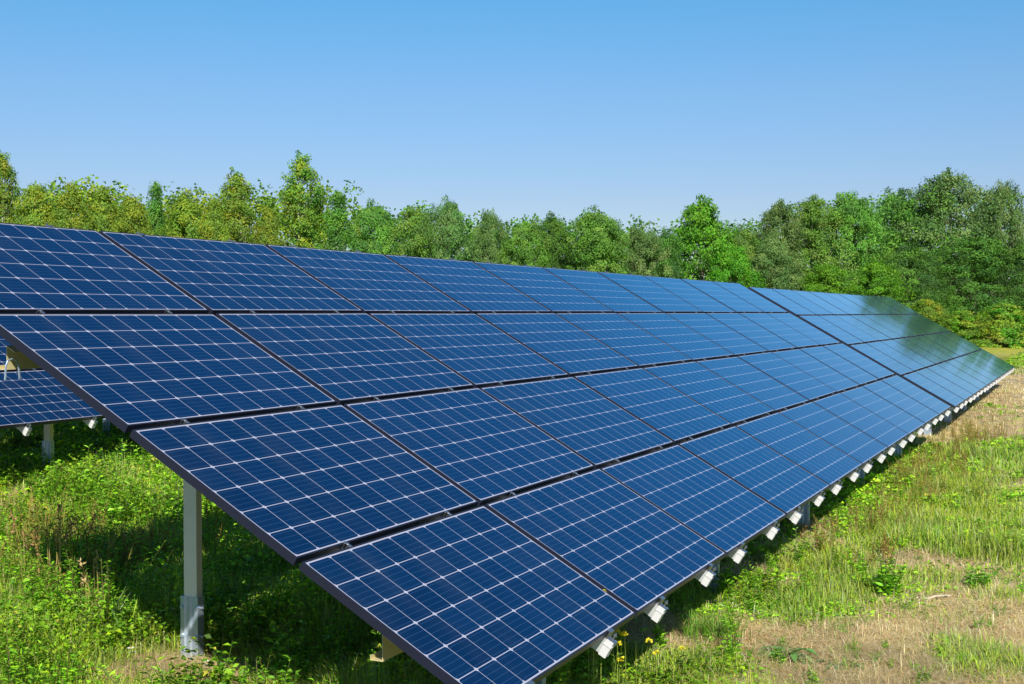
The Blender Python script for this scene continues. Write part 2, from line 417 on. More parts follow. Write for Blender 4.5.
def solar_array(ox, oy, oz, ncol, label, post0, clear=True, rows=4):
    base = empty('solar_array', (ox, oy - 1.7, float(zg(ox, oy - 1.7)))); tag(base, label, 'solar array', 'tilted solar arrays in the field')
    L0 = Vector((ox, oy, oz)) - base.location
    R = Matrix.Rotation(TILT, 4, 'X')
    def at(x, s, n=0): return L0 + R @ Vector((x, -s, n))
    for r in range(rows):
        for c in range(ncol):
            p = link('solar_panel', LAM, base, at(c * PU + .015, r * PV + .014, rnd.uniform(-.001, .001)),
                     (TILT + radians(rnd.uniform(-.12, .12)), radians(rnd.uniform(-.10, .10)), 0))
            link('frame', FRM, p)
    for c in range(ncol):
        for f in (.375, 1.295):
            rl = link('rail', RAIL, base, at(c * PU + f + rnd.uniform(-.006, .006), rnd.uniform(-.006, .008)), (TILT, 0, 0))
            link('sunlit_rail_end', SUNLIT_END, rl)
            for k in range(rows + 1):
                if k == 0: cl = link('clamp', CLE, rl, (0, -.010, 0), (0, 0, pi))
                elif k == rows: cl = link('clamp', CLE, rl, (0, -rows * PV + .010 - .005, 0), (0, 0, 0))
                else: cl = link('clamp', CLM, rl, (0, -k * PV + .0005, 0))
    th = TILT
    W = ncol * PU
    pm = purlin_mesh(W - .3)
    nP = int((W - 1.0) / 3.2) + 1
    for s in (1.02, 3.28):                           # slope distance of the two purlins
        yy = -s * cos(th); zt = -s * sin(th) - (.0385 + .074) / cos(th) - .006
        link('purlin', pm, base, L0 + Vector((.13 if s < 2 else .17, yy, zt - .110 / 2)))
        for k in range(nP):
            x = post0 + 3.2 * k
            gz = float(zg(ox + x, oy + yy)) - base.location.z - L0.z
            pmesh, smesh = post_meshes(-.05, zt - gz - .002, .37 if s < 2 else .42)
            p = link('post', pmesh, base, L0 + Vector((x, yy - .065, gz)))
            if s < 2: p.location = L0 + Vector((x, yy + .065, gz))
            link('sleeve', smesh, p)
    return base, L0
A1, L1 = solar_array(0, 0, 2.5, 10, 'nearest solar array, ten panels long and four high, filling the foreground', 1.50)
A2, L2 = solar_array(17.34, 0, 2.5 - .045, 10, 'far solar array continuing the row beyond a narrow gap, dark trees mirrored at its end', .55)
A3, L3 = solar_array(4.93 - 3 * PU, 4.25 + 3.40, .93 + 1.966 - .035, 8, 'solar array of the row behind, its lowest panels showing at the left edge', 2.93)

# cables under the near edge of the nearest array
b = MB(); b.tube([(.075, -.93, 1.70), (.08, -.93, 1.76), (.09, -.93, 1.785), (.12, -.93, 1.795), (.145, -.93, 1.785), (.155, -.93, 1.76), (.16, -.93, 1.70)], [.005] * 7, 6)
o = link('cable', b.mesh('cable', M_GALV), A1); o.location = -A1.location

# ------------------------------------------------------------------ trees
def unit(v): return v / (np.linalg.norm(v, axis=-1, keepdims=True) + 1e-9)
def crown(seed, shape, r0, base, nclump, per, leaf, cols, cr=.55, lob=.3, hang=0.0):
    """10 m tall tree: returns crown arrays and a list of limb tips"""
    rng = np.random.default_rng(seed); V = Veg()
    n = nclump
    t = rng.random(n) ** .9
    if shape == 'cone': prof = (1 - t) ** .55 * (.5 + .5 * np.minimum(1, t * 4))
    elif shape == 'ovoid': prof = np.sin(pi * np.clip(t, 0, 1) ** .75) ** .7 * (1 - .25 * t)
    elif shape == 'bush': prof = np.sqrt(np.clip(1 - t ** 2.2, 0, 1))
    else: prof = np.sqrt(np.clip(1 - (1.75 * t - .75) ** 2, 0, 1))
    prof = np.maximum(prof, .06)
    az = rng.random(n) * 2 * pi
    lobes = 1 + lob * (vnoise(az * 1.2, t * 4, 1.0, seed) - .5) * 2
    fr = np.where(rng.random(n) < .75, rng.uniform(.72, 1.0, n), rng.uniform(.2, .75, n))
    R = r0 * prof * fr * lobes
    Cc = np.stack([R * np.cos(az), R * np.sin(az), base + (10 - base) * t - cr * .4], 1)
    # a few shoots standing out of the outline
    k = n // 9; Cc[:k] += unit(Cc[:k] - [0, 0, base + (10 - base) * .4]) * rng.uniform(.2, .7, (k, 1))
    size = rng.uniform(.6, 1.35, n) * cr
    size[:k] *= .55
    for i in range(n):
        m = int(per * size[i] / cr)
        u = unit(rng.normal(size=(m, 3))) * (rng.random((m, 1)) ** .4)
        P = Cc[i] + u * size[i] * [1, 1, .75]
        P[:, 2] -= hang * rng.random(m) ** 2
        out = unit(P - Cc[i] * [.5, .5, 1.0] + 1e-3)
        N = unit(rng.normal(size=(m, 3)) * .5 + out * .9 + [0, 0, .4])
        D = unit(np.cross(N, rng.normal(size=(m, 3))) - [0, 0, .3 + hang * .5])
        base_c = np.array(cols[rng.integers(len(cols))]); base_c = base_c * rng.uniform(.8, 1.2)
        c = base_c * rng.uniform(.82, 1.18, (m, 1)) * (1 + rng.normal(size=(m, 3)) * .05)
        L = leaf * rng.uniform(.6, 1.3, m)
        V.leaves(P - D * L[:, None] * .5, D, N, L, L * rng.uniform(.5, .75, m), np.clip(c, .004, .9), .15, .1)
    return V, Cc
def tree_variant(seed, shape, r0, base, nclump, per, leaf, cols, bark, cr=.55, lob=.3, hang=0., trunk=.14, stems=1):
    V, Cc = crown(seed, shape, r0, base, nclump, per, leaf, cols, cr, lob, hang)
    rng = random.Random(seed); b = MB()
    for sidx in range(stems):
        off = (rng.uniform(-.5, .5), rng.uniform(-.5, .5)) if stems > 1 else (0, 0)
        pts = []; rad = []
        topz = 9.3 if shape in ('cone', 'ovoid') else 7.6
        if shape == 'bush': topz = 8
        for i in range(9):
            f = i / 8; pts.append((off[0] * (.3 + f) + .18 * sin(f * 4 + seed), off[1] * (.3 + f) + .18 * cos(f * 3.3 + seed) - .18, -.3 + f * topz)); rad.append(trunk * (1 - .9 * f) + .01)
        b.tube(pts, rad, 8)
        idx = rng.sample(range(len(Cc)), min(len(Cc), 34 // stems))
        for i in idx:
            c = Cc[i]; z0 = max(base * .7, c[2] - rng.uniform(.25, .5) * (10 - base) * .5 - .4); f = min(max((z0 + .3) / topz, 0), .98)
            k = int(f * 8); g = f * 8 - k; p0 = [pts[k][j] * (1 - g) + pts[min(k + 1, 8)][j] * g for j in range(3)]
            rr = (trunk * (1 - .9 * f) + .01) * .55
            mid = [(p0[j] + c[j]) / 2 + (0, 0, .12)[j] for j in range(3)]
            b.tube([p0, mid, tuple(c)], [rr, rr * .6, .012], 5)
    return b.mesh('trunk', bark, True), V.mesh('crown', M_TREE), Cc
YG = [(0.237, 0.3232, 0.0248), (0.1801, 0.2839, 0.0276), (0.2941, 0.3232, 0.0248), (0.1518, 0.2449, 0.0276)]
MG = [(0.117, 0.2381, 0.0269), (0.156, 0.2876, 0.0299), (0.0975, 0.1885, 0.0329), (0.195, 0.2976, 0.0448)]
DG = [(0.0571, 0.1405, 0.0188), (0.0858, 0.1807, 0.0215), (0.0534, 0.1165, 0.0242), (0.1049, 0.2108, 0.0269)]
WG = [(0.1421, 0.2273, 0.0569), (0.1087, 0.1975, 0.0443), (0.1837, 0.2569, 0.0696), (0.0836, 0.1581, 0.0379)]
BG = [(0.1121, 0.2872, 0.012), (0.142, 0.3105, 0.014), (0.0822, 0.2173, 0.014)]
VAR = {}
VAR['birch'] = [tree_variant(s, 'ovoid', 2.3, 1.4, 280, 110, .13, YG, M_BIRCH, .50, .45, .3, .10) for s in (11, 12, 13)]
VAR['cone'] = [tree_variant(s, 'cone', 2.1, 1.2, 230, 84, .13, c, M_BIRCH, .44, .8, .3, .10) for s, c in ((21, YG + MG[:2]), (22, MG + DG[:1]))]
VAR['round'] = [tree_variant(s, 'round', 3.1, 1.0, 320, 110, .15, MG, M_BARK, .62, .4, 0, .16) for s in (31, 32, 33)]
VAR['dark'] = [tree_variant(s, 'round', 3.2, .8, 320, 110, .15, DG + MG[:1], M_BARK, .62, .45, 0, .17) for s in (41, 42)]
VAR['willow'] = [tree_variant(s, 'round', 3.3, .5, 400, 100, .14, WG, M_BARK, .55, .45, .35, .18) for s in (51, 52)]
VAR['bright'] = [tree_variant(s, 'bush', 3.6, .4, 280, 100, .18, BG, M_BARK, .7, .45, .1, .10, 3) for s in (61, 62)]
VAR['shrub'] = [tree_variant(s, 'bush', 5.0, .2, 260, 80, .32, c, M_BARK, .95, .5, 0, .10, 3) for s, c in ((71, YG + BG[:2]), (72, YG + BG[:1]), (73, DG))]
prj_cnt = {}
def place_tree(kind, vi, px, topy, wpx, D, label, name, cat='tree', group=None):
    d = ray(px, 313); d = d / d[:2].dot(d[:2]) ** .5; x, y = CAM[0] + d[0] * D, CAM[1] + d[1] * D
    z = float(zg(x, y)) - .1
    depth = (np.array([x, y, z]) - CAM) @ FWD
    H = CAM[2] + (313 - topy) / F_PX * depth - z
    tr, cr_, Cc = VAR[kind][vi % len(VAR[kind])]
    rr = np.percentile(np.hypot(Cc[:, 0], Cc[:, 1]), 92) + .3
    sxy = (wpx / 2 / F_PX * depth) / rr
    e = empty(name, (x, y, z)); e.scale = (sxy, sxy, H / 10.1); e.rotation_euler = (0, 0, rnd.uniform(0, 6.28))
    tag(e, label, cat, group)
    link('trunk', tr, e); link('crown', cr_, e)
    return e
G1 = 'birches and aspens along the left treeline'; G2 = 'leafy trees in the middle of the treeline'; G3 = 'big trees at the right end of the treeline'; G4 = 'shrubs at the foot of the right-hand trees'
T = [
 ('birch', 0, -38, 172, 62, 74, 'yellow-green birch just outside the left edge, beside the tall open one', 'birch_tree', G1),
 ('cone', 0, 3, 154, 44, 76, 'tall thin-topped birch cut by the left edge of the photo', 'birch_tree', G1),
 ('birch', 1, 36, 184, 48, 73, 'yellow-green birch, first to the right of the tall one at the left edge', 'birch_tree', G1),
 ('birch', 2, 72, 188, 44, 71, 'short round-topped birch, second to the right of the left-edge tree', 'birch_tree', G1),
 ('birch', 0, 104, 187, 42, 73, 'birch above the seam between the first and second upper panels', 'birch_tree', G1),
 ('birch', 1, 132, 196, 44, 71, 'low olive birch just left of the small dark pointed tree', 'birch_tree', G1),
 ('cone', 1, 157, 181, 34, 76, 'small dark pointed tree poking above the left birches', 'conifer_tree', G1),
 ('birch', 2, 186, 194, 48, 72, 'olive birch between the small dark pointed tree and the pointed poplar', 'birch_tree', G1),
 ('birch', 1, 214, 199, 34, 70, 'slim yellowish birch touching the left side of the pointed poplar', 'birch_tree', G1),
 ('cone', 0, 237, 173, 56, 74, 'pointed poplar with yellow foliage left of the tallest birch', 'poplar_tree', G1),
 ('birch', 0, 268, 207, 34, 72, 'low birch filling the dip between the pointed poplar and the tallest birch', 'birch_tree', G1),
 ('cone', 0, 301, 156, 58, 76, 'tallest birch of the left treeline with an airy spire-like top', 'birch_tree', G1),
 ('cone', 1, 338, 190, 48, 74, 'darker pointed tree leaning on the right side of the tallest birch', 'birch_tree', G1),
 ('round', 0, 374, 205, 52, 74, 'mid-green rounded tree above the top of the third upper panel', 'broadleaf_tree', G2),
 ('round', 1, 412, 209, 52, 75, 'soft green tree with a broad low top, left of the one with a raised tuft', 'broadleaf_tree', G2),
 ('willow', 0, 448, 199, 50, 78, 'tree with a small raised tuft on top above the fourth upper panel', 'broadleaf_tree', G2),
 ('willow', 1, 490, 212, 44, 78, 'sparse greyish tree with bare twigs showing at its top', 'willow_tree', G2),
 ('round', 2, 522, 222, 48, 76, 'low green tree at the dip of the middle treeline', 'broadleaf_tree', G2),
 ('dark', 0, 552, 216, 54, 82, 'dark green tree behind the yellow-green one in the middle', 'broadleaf_tree', G2),
 ('round', 0, 596, 211, 62, 80, 'yellow-green spreading tree in the middle with an orange-brown trunk foot', 'broadleaf_tree', G2),
 ('willow', 0, 640, 226, 50, 84, 'greyish tree in the hollow left of the round bright green tree', 'willow_tree', G2),
 ('dark', 1, 664, 232, 44, 85, 'small dark tree tucked against the round bright green tree', 'broadleaf_tree', G2),
 ('bright', 0, 702, 201, 76, 86, 'round bright green tree standing above its neighbours right of centre', 'ash_tree', G2),
 ('round', 0, 742, 229, 44, 88, 'low tree in the sky gap right of the round bright green tree', 'broadleaf_tree', G3),
 ('willow', 1, 778, 203, 60, 92, 'first tall tree right of the sky gap, with a ragged left side', 'willow_tree', G3),
 ('round', 1, 815, 199, 62, 94, 'rounded tall tree, second right of the sky gap', 'broadleaf_tree', G3),
 ('round', 2, 853, 191, 64, 95, 'broad green tree, third right of the sky gap', 'broadleaf_tree', G3),
 ('dark', 1, 897, 191, 66, 122, 'dark-leaved tree left of the tallest right-hand willow', 'broadleaf_tree', G3),
 ('willow', 0, 944, 172, 92, 122, 'tallest grey-green willow of the right-hand group', 'willow_tree', G3),
 ('willow', 1, 1000, 184, 64, 122, 'broad grey-green willow against the right edge of the photo', 'willow_tree', G3),
 ('round', 0, 1066, 262, 44, 94, 'large tree just beyond the right edge', 'broadleaf_tree', G3),
 ('dark', 0, 1130, 254, 90, 98, 'dark tree well beyond the right edge', 'broadleaf_tree', G3),
 ('round', 1, 1200, 258, 90, 100, 'outermost tree beyond the right edge', 'broadleaf_tree', G3),
 ('dark', 0, 975, 236, 96, 112, 'dense dark round bush in front of the right-hand willows', 'broadleaf_tree', G3),
 ('dark', 1, 1024, 242, 54, 112, 'dark bush half cut by the right edge', 'broadleaf_tree', G3),
 ('dark', 1, 905, 246, 70, 90, 'dark shaded tree behind the bright lime shrub', 'broadleaf_tree', G3),
 ('willow', 1, 770, 240, 70, 88, 'grey-green bush low under the first tall tree right of the sky gap', 'bush', G3),
 ('bright', 1, 733, 246, 50, 84, 'bright green bush at the right foot of the round bright green tree', 'bush', G4),
 ('bright', 1, 828, 264, 60, 82, 'lime green shrub above the top edge of the far array', 'bush', G4),
 ('bright', 0, 876, 262, 62, 80, 'second lime green shrub, by the far upper corner of the far array', 'bush', G4),
 ('shrub', 0, 926, 300, 44, 82, 'pale shrub just right of the upper corner of the far array', 'shrub', G4),
 ('shrub', 0, 962, 311, 50, 80, 'silvery low shrub above the yellow strip of field', 'shrub', G4),
 ('shrub', 1, 1004, 304, 56, 81, 'yellow-green low shrub above the right end of the yellow strip', 'shrub', G4),
 ('shrub', 2, 1048, 300, 56, 82, 'dark low shrub just beyond the right edge', 'shrub', G4),
]
for k, v, px, ty, w, D, lab, nm, g in T:
    place_tree(k, v, px, ty, w * (1.5 if k in ('birch', 'cone') else 1.28), D, lab, nm, nm.split('_')[-1], g)

# the wood behind the front trees reads as one mass
def woodland():
    rng = np.random.default_rng(77); V = Veg()
    xs = np.arange(-260, 1500, 13.0)
    tops = np.interp(xs, [-260, 0, 60, 130, 240, 300, 350, 420, 520, 600, 650, 700, 745, 790, 950, 1024, 1050, 1500], [200, 192, 198, 206, 196, 186, 208, 216, 230, 224, 238, 226, 240, 214, 200, 204, 262, 268])
    for px, ty in zip(xs, tops):
        D = np.interp(px, [0, 600, 800, 1024], [84, 92, 110, 135]) + rng.uniform(-3, 3)
        d = ray(px, 313); d = d / np.hypot(d[0], d[1]); c0 = CAM + d * D
        H = CAM[2] + (313 - ty + 7 - rng.uniform(-5, 8)) / F_PX * D * .93
        for i in range(34):
            z = H * rng.random() ** .8; c = np.array([c0[0], c0[1], z]) + rng.normal(size=3) * [1.6, 1.6, .2]
            m = 48; s = rng.uniform(.5, 1.1)
            u = unit(rng.normal(size=(m, 3))) * rng.random((m, 1)) ** .4; P = c + u * s
            N = unit(rng.normal(size=(m, 3)) * .7 + u * .6 + [0, 0, .4]); Dd = unit(np.cross(N, rng.normal(size=(m, 3))))
            pal = YG if px < 360 else MG
            col = np.array(pal[rng.integers(4)]) * rng.uniform(.7, 1.1) * rng.uniform(.8, 1.2, (m, 1))
            L = rng.uniform(.20, .34, m); V.leaves(P, Dd, N, L, L * .65, col, .15, .1)
    o = link('woodland', V.mesh('woodland', M_TREE)); tag(o, 'deeper wood behind the front rank of trees', 'woodland', kind='stuff')
woodland()

# ------------------------------------------------------------------ field vegetation
R0 = np.random.default_rng(5)
def scatter(n, az0, az1, d0, d1, pw, cond):
    """ground points in a sector round the camera; density falls with distance"""
    az = np.radians(R0.uniform(az0, az1, n)); u = R0.random(n)
    e = 2 - pw
    d = (d0 ** e + u * (d1 ** e - d0 ** e)) ** (1 / e) if abs(e) > 1e-6 else d0 * (d1 / d0) ** u
    x = CAM[0] + d * np.cos(az); y = CAM[1] + d * np.sin(az)
    k = cond(x, y); x, y, d = x[k], y[k], d[k]
    return x, y, d
left = lambda x, y: ((y > -3.6) & (x < 30))
right = lambda x, y: (y < -2.0)
def P3(x, y): return np.stack([x, y, zg(x, y) - .01], 1)
def pal(cols, n, jit=.2):
    c = np.array(cols)[R0.integers(len(cols), size=n)]
    return np.clip(c * R0.uniform(1 - jit, 1 + jit, (n, 1)) * (1 + R0.normal(size=(n, 3)) * .06), .004, .9)
GR = [(0.2253, 0.4276, 0.0335), (0.3156, 0.4916, 0.041), (0.1578, 0.342, 0.0335), (0.4058, 0.5344, 0.0559), (0.2705, 0.4062, 0.0559), (0.2875, 0.3817, 0.1553), (0.1698, 0.3394, 0.0776), (0.3397, 0.3959, 0.1863)]
ST = [(0.7302, 0.5713, 0.343), (0.8693, 0.7141, 0.4844), (0.5911, 0.4285, 0.2422), (0.5216, 0.4641, 0.2018), (0.7824, 0.5891, 0.3027)]
LF = [(0.1299, 0.3352, 0.0168), (0.189, 0.4471, 0.0192), (0.2835, 0.5588, 0.0216), (0.0945, 0.246, 0.0168), (0.2363, 0.4471, 0.036)]

grass = Veg(); dry = Veg(); cover = Veg()
def do_region(az0, az1, cond, n, d1, side):
    x, y, d = scatter(n, az0, az1, 5.4, d1, 1.75, cond)
    g = green(x, y) + R0.normal(size=len(x)) * .22
    shade = (y > -2.9)
    # green blades
    k = g > .05; xx, yy, dd, gg = x[k], y[k], d[k], g[k]; m = len(xx)
    h = R0.uniform(.05, .16, m) * (1 + 1.0 * vnoise(xx, yy, .5, 4) ** 2) * (1.25 if side == 'L' else .85) * np.where((side == 'R') & (yy > -3.45), .55, 1.0) * np.clip(.55 + gg * .7, .5, 1.5)
    w = np.maximum(.0042, dd * .00058) * R0.uniform(.7, 1.6, m)
    c = pal(GR, m) * (.6 + .85 * fbm(xx, yy, .8, 63, 3))[:, None]; tuft = vnoise(xx, yy, .9, 8)[:, None]; c = c * (1 - .35 * tuft) + c[:, [1, 1, 2]] * [.95, .85, .6] * .35 * tuft
    tip = c * [1.25, 1.15, .9]; yel = R0.random(m) < .12; tip[yel] = np.array([.40, .34, .12])
    grass.blades(P3(xx, yy), h, w, R0.uniform(0, 6.28, m), R0.uniform(.1, 1.1, m), c, tip)
    # straw, mostly flattened
    k = (g < .35) & (R0.random(len(g)) < .8); xx, yy, dd, gg = x[k], y[k], d[k], g[k]; m = len(xx)
    h = R0.uniform(.04, .14, m); w = np.maximum(.0024, dd * .00036) * R0.uniform(.6, 1.4, m)
    dry.blades(P3(xx, yy) + [0, 0, .012], h, w, R0.uniform(0, 6.28, m), np.where(R0.random(m) < .9, R0.uniform(2.0, 2.8, m), R0.uniform(.3, 1.0, m)), np.clip(pal(ST, m, .3) * (.55 + .85 * fbm(xx, yy, .7, 61, 3))[:, None], 0, .9))
    # leafy ground cover
    k = (g > .15) & (R0.random(len(g)) < (.55 if side == 'L' else .33)) & (vnoise(x, y, .55, 14) + .25 * (side == 'L') > .42); xx, yy, dd = x[k], y[k], d[k]; m = len(xx)
    hh = (vnoise(xx, yy, .45, 15) ** 1.5) * np.clip(.35 + g[k] * .8, .3, 1.3) * (.42 if side == 'L' else .14) * R0.uniform(.3, 1.1, m) + .03
    P = P3(xx, yy); P[:, 2] += hh
    a = R0.uniform(0, 6.28, m); D = np.stack([np.cos(a), np.sin(a), R0.uniform(-.4, .5, m)], 1)
    N = unit(R0.normal(size=(m, 3)) * .45 + [0, 0, 1.0]); L = R0.uniform(.018, .055, m) * np.clip(dd / 11, .8, 2.6)
    cc = pal(LF, m); sp = vnoise(xx, yy, .6, 18)[:, None]; cc = cc * (.5 + 1.1 * sp) * np.array([1.2, 1.03, .9])
    yl = R0.random(m) < .03; cc[yl] = np.array([.45, .42, .05])
    cover.leaves(P, D, N, L, L * R0.uniform(.45, .8, m), cc)
do_region(22, 52, left, 400000, 26, 'L')
do_region(-6, 26, right, 760000, 90, 'R')

# stemmed weeds mixed through the cover
def weed_arr(seed, H, nst, nlf, leaf, cols, stemcol, spread=.5, asp=.45, upright=.4):
    rng = np.random.default_rng(seed); v = Veg()
    for s in range(nst):
        az = rng.uniform(0, 6.28); ln = rng.uniform(.1, spread); h = H * rng.uniform(.55, 1.0)
        d = np.array([cos(az), sin(az), 0]); b0 = np.array([rng.normal() * .03, rng.normal() * .03, -.02])
        f = lambda t: b0 + d * ln * h * t ** 1.5 + np.array([0, 0, h * t])
        for k in range(4):
            p, q = f(k / 4), f((k + 1) / 4); wd = .004 * (1 - k / 6)
            S = np.array([-sin(az), cos(az), 0]) * wd; S2 = d * wd
            for SS in (S, S2): v.add(np.array([p - SS, p + SS, q + SS, q - SS]), np.array([[0, 1, 2], [0, 2, 3]]), np.repeat([stemcol], 4, 0))
        t = rng.uniform(.12, 1, nlf); P = np.array([f(a) for a in t]); a = rng.uniform(0, 6.28, nlf)
        D = np.stack([np.cos(a), np.sin(a), rng.uniform(-.2, .2, nlf) + upright], 1); N = unit(rng.normal(size=(nlf, 3)) * .3 + [0, 0, 1])
        L = leaf * rng.uniform(.6, 1.2, nlf) * (1.15 - .6 * t)
        c = np.array(cols)[rng.integers(len(cols), size=nlf)] * rng.uniform(.75, 1.25, (nlf, 1))
        v.leaves(P, D, N, L, L * asp, c)
    return v.arrays()
def stamp(V, arr, p, sc, az, tint=1.0):
    A, Tt, C = arr; c, s = cos(az), sin(az); M = np.array([[c, s, 0], [-s, c, 0], [0, 0, 1]])
    V.add((A @ M) * sc + p, Tt, np.clip(C * tint, 0, .95))
WD = [weed_arr(1, .42, 6, 26, .075, LF, (.08, .13, .02)), weed_arr(2, .34, 8, 22, .06, LF, (.08, .13, .02), .8), weed_arr(3, .5, 5, 30, .06, LF[:3], (.12, .12, .03), .35, .3),
      weed_arr(4, .3, 9, 24, .045, [(.16, .24, .03), (.12, .2, .02)], (.1, .14, .02), .9, .6), weed_arr(5, .45, 7, 20, .09, LF, (.1, .13, .03), .6, .22, .6)]
weeds = Veg()
x, y, d = scatter(1500, 24, 51, 5.6, 20, 1.6, left)
k = (green(x, y) + .5 * (vnoise(x, y, .8, 44) - .5) > .35); x, y = x[k], y[k]
for i, p in enumerate(P3(x, y)): stamp(weeds, WD[R0.integers(5)], p, R0.uniform(.35, 1.25) * (.85 if x[i] < 1 else 1), R0.uniform(0, 6.28), R0.uniform(.8, 1.25))
x, y, d = scatter(1500, -4, 25, 6, 45, 1.5, lambda x, y: (y < -2.2))
gg = green(x, y); k = (gg > .62) | ((y > -3.7) & (x > 3) & (gg > .1)); x, y, gg = x[k], y[k], gg[k]
for i, p in enumerate(P3(x, y)):
    edge = y[i] > -3.7
    if y[i] > -3.3 and R0.random() < .6: continue
    stamp(weeds, WD[R0.integers(5)], p, R0.uniform(.35, .8) if edge else R0.uniform(.25, .5), R0.uniform(0, 6.28), R0.uniform(.85, 1.3))
x, y, d = scatter(1900, -5, 24, 5.6, 22, 1.4, lambda x, y: (y < -3.3))
k = vnoise(x, y, .7, 52) > .45; x, y = x[k], y[k]
for i, p in enumerate(P3(x, y)): stamp(weeds, WD[R0.integers(5)], p - [0, 0, .01], R0.uniform(.10, .48) * R0.uniform(.5, 1), R0.uniform(0, 6.28), R0.uniform(.8, 1.4))
# rank autumn-coloured weeds along the shadow edge
YW = [weed_arr(8, .6, 5, 20, .05, [(.30, .30, .03), (.20, .28, .03), (.40, .26, .05), (.14, .24, .03), (.34, .34, .05)], (.3, .24, .06), .3, .35, .8), weed_arr(9, .5, 7, 16, .05, [(.38, .26, .06), (.40, .38, .06), (.20, .30, .05)], (.28, .16, .07), .3, .3, .9)]
for i in range(170):
    xx = R0.uniform(6, 19); yy = R0.normal() * .22 - 3.6
    if R0.random() < .3 + vnoise(xx, yy, 1.4, 3): stamp(weeds, YW[R0.integers(2)], P3(np.array([xx]), np.array([yy]))[0], R0.uniform(.4, .8), R0.uniform(0, 6.28), R0.uniform(.8, 1.2))
for px, py, n, r in [(965, 428, 26, .8), (80, 560, 16, .4), (50, 600, 18, .35), (150, 590, 5, .3)]:
    c = gpt(px, py)
    for _ in range(n):
        q = c[:2] + R0.normal(size=2) * r; stamp(weeds, YW[R0.integers(2)], P3(q[:1], q[1:])[0], R0.uniform(.7, 1.25) * (.4 if px > 900 else 1), R0.uniform(0, 6.28), 1.0)

tag(link('grass', grass.mesh('grass', M_GRASS)), 'green grass blades growing over the field', 'grass', kind='stuff')
tag(link('dry_grass', dry.mesh('dry_grass', M_GRASS)), 'flattened straw-coloured dead grass', 'dry grass', kind='stuff')
tag(link('ground_cover', cover.mesh('ground_cover', M_WEED)), 'low leafy ground cover between the grass', 'ground cover', kind='stuff')
tag(link('weeds', weeds.mesh('weeds', M_WEED)), 'tangled stemmed weeds under and beside the arrays', 'weeds', kind='stuff')

# straw litter and pebbles
def pebbles():
    b = MB(); r = random.Random(8)
    for px, py, n, s in [(190, 668, 26, .3), (150, 655, 8, .3), (235, 674, 6, .15), (780, 655, 10, .9), (960, 620, 14, 1.2), (860, 650, 10, .8), (60, 500, 6, .5)]:
        c = gpt(px, py)
        for _ in range(n):
            q = (c[0] + r.gauss(0, s), c[1] + r.gauss(0, s)); z = float(zg(*q)); sz = r.uniform(.008, .022)
            V = []; 
            for k in range(3):
                for j in range(6):
                    a = j * pi / 3 + r.uniform(-.3, .3); rr = sz * (1, 1.15, .6)[k] * r.uniform(.8, 1.2); V.append((q[0] + rr * cos(a), q[1] + rr * sin(a) * .8, z + (-.005, sz * .35, sz * .8)[k]))
            F = [(k * 6 + j, k * 6 + (j + 1) % 6, k * 6 + 6 + (j + 1) % 6, k * 6 + 6 + j) for k in range(2) for j in range(6)] + [(12, 13, 14, 15, 16, 17)]
            b.add(V, F)
    m = mat('pale_stone', (.5, .46, .38), .9); t = NT(m); tc = t.n('TexCoord'); t.l(t.ramp(t.noise(30, 4, tc.outputs['Object']), [(.3, (.35, .30, .24)), (.7, (.62, .58, .50))]), t.b.inputs['Base Color'])
    tag(link('pebbles', b.mesh('pebbles', m)), 'pale pebbles scattered on bare soil', 'pebbles', kind='stuff')
pebbles()

# ------------------------------------------------------------------ single plants that can be told apart
def plant(name, px, py, label, cat, build, dz=0, group=None):
    P = gpt(px, py); v = Veg(); build(v); o = link(name, v.mesh(name, M_WEED)); o.location = (P[0], P[1], P[2] - .01 + dz); tag(o, label, cat, group); return o
def rosette(seed, n, L, cols, asp=.33, rise=.5):
    def f(v):
        rng = np.random.default_rng(seed); a = rng.uniform(0, 6.28, n); D0 = np.stack([np.cos(a), np.sin(a), rng.uniform(.15, 1.0, n) * rise], 1)
        D = unit(D0); LL = L * rng.uniform(.6, 1.1, n); c = np.array(cols)[rng.integers(len(cols), size=n)] * rng.uniform(.8, 1.2, (n, 1))
        N = unit(np.array([[0, 0, 1.0]]) - D * D[:, 2:3]); P = np.zeros((n, 3)) + rng.normal(size=(n, 3)) * .01
        v.leaves(P, D, N, LL * .75, LL * asp, c, .2, .05)
        v.leaves(P + D * LL[:, None] * .55, unit(D - [0, 0, .5]), N, LL * .6, LL * asp * .9, c * 1.05, .15, .2)
    return f
def from_arr(arr, sc=1.0):
    return lambda v: stamp(v, arr, np.zeros(3), sc, .7)
plant('dock_plant', 978, 588, 'single lush leafy weed alone on the dry straw at far right', 'weed', from_arr(weed_arr(51, .17, 12, 16, .085, [(.16, .36, .03), (.22, .42, .05)], (.1, .2, .03), 1.1, .5, .3), 1.0))
plant('dock_plant', 788, 655, 'spreading broad-leaved rosette on the dry grass below the array shadow', 'weed', rosette(2, 26, .19, [(.11, .26, .06), (.16, .32, .08)], .30, .55))
plant('thistle_plant', 842, 668, 'low spiky grey-green weed near the bottom edge, right of the broad rosette', 'weed', rosette(3, 26, .15, [(.15, .26, .09), (.12, .24, .06)], .2, .7))
plant('leafy_weed', 886, 598, 'dark bushy weed standing at the border of the dry patch', 'weed', from_arr(weed_arr(31, .36, 9, 26, .07, LF[:4], (.08, .12, .02), .7), 1.0))
plant('leafy_weed', 858, 580, 'light green bushy weed just left of the dark one by the dry patch', 'weed', from_arr(weed_arr(32, .28, 8, 24, .06, LF[1:3], (.08, .12, .02), .9), 1.0))
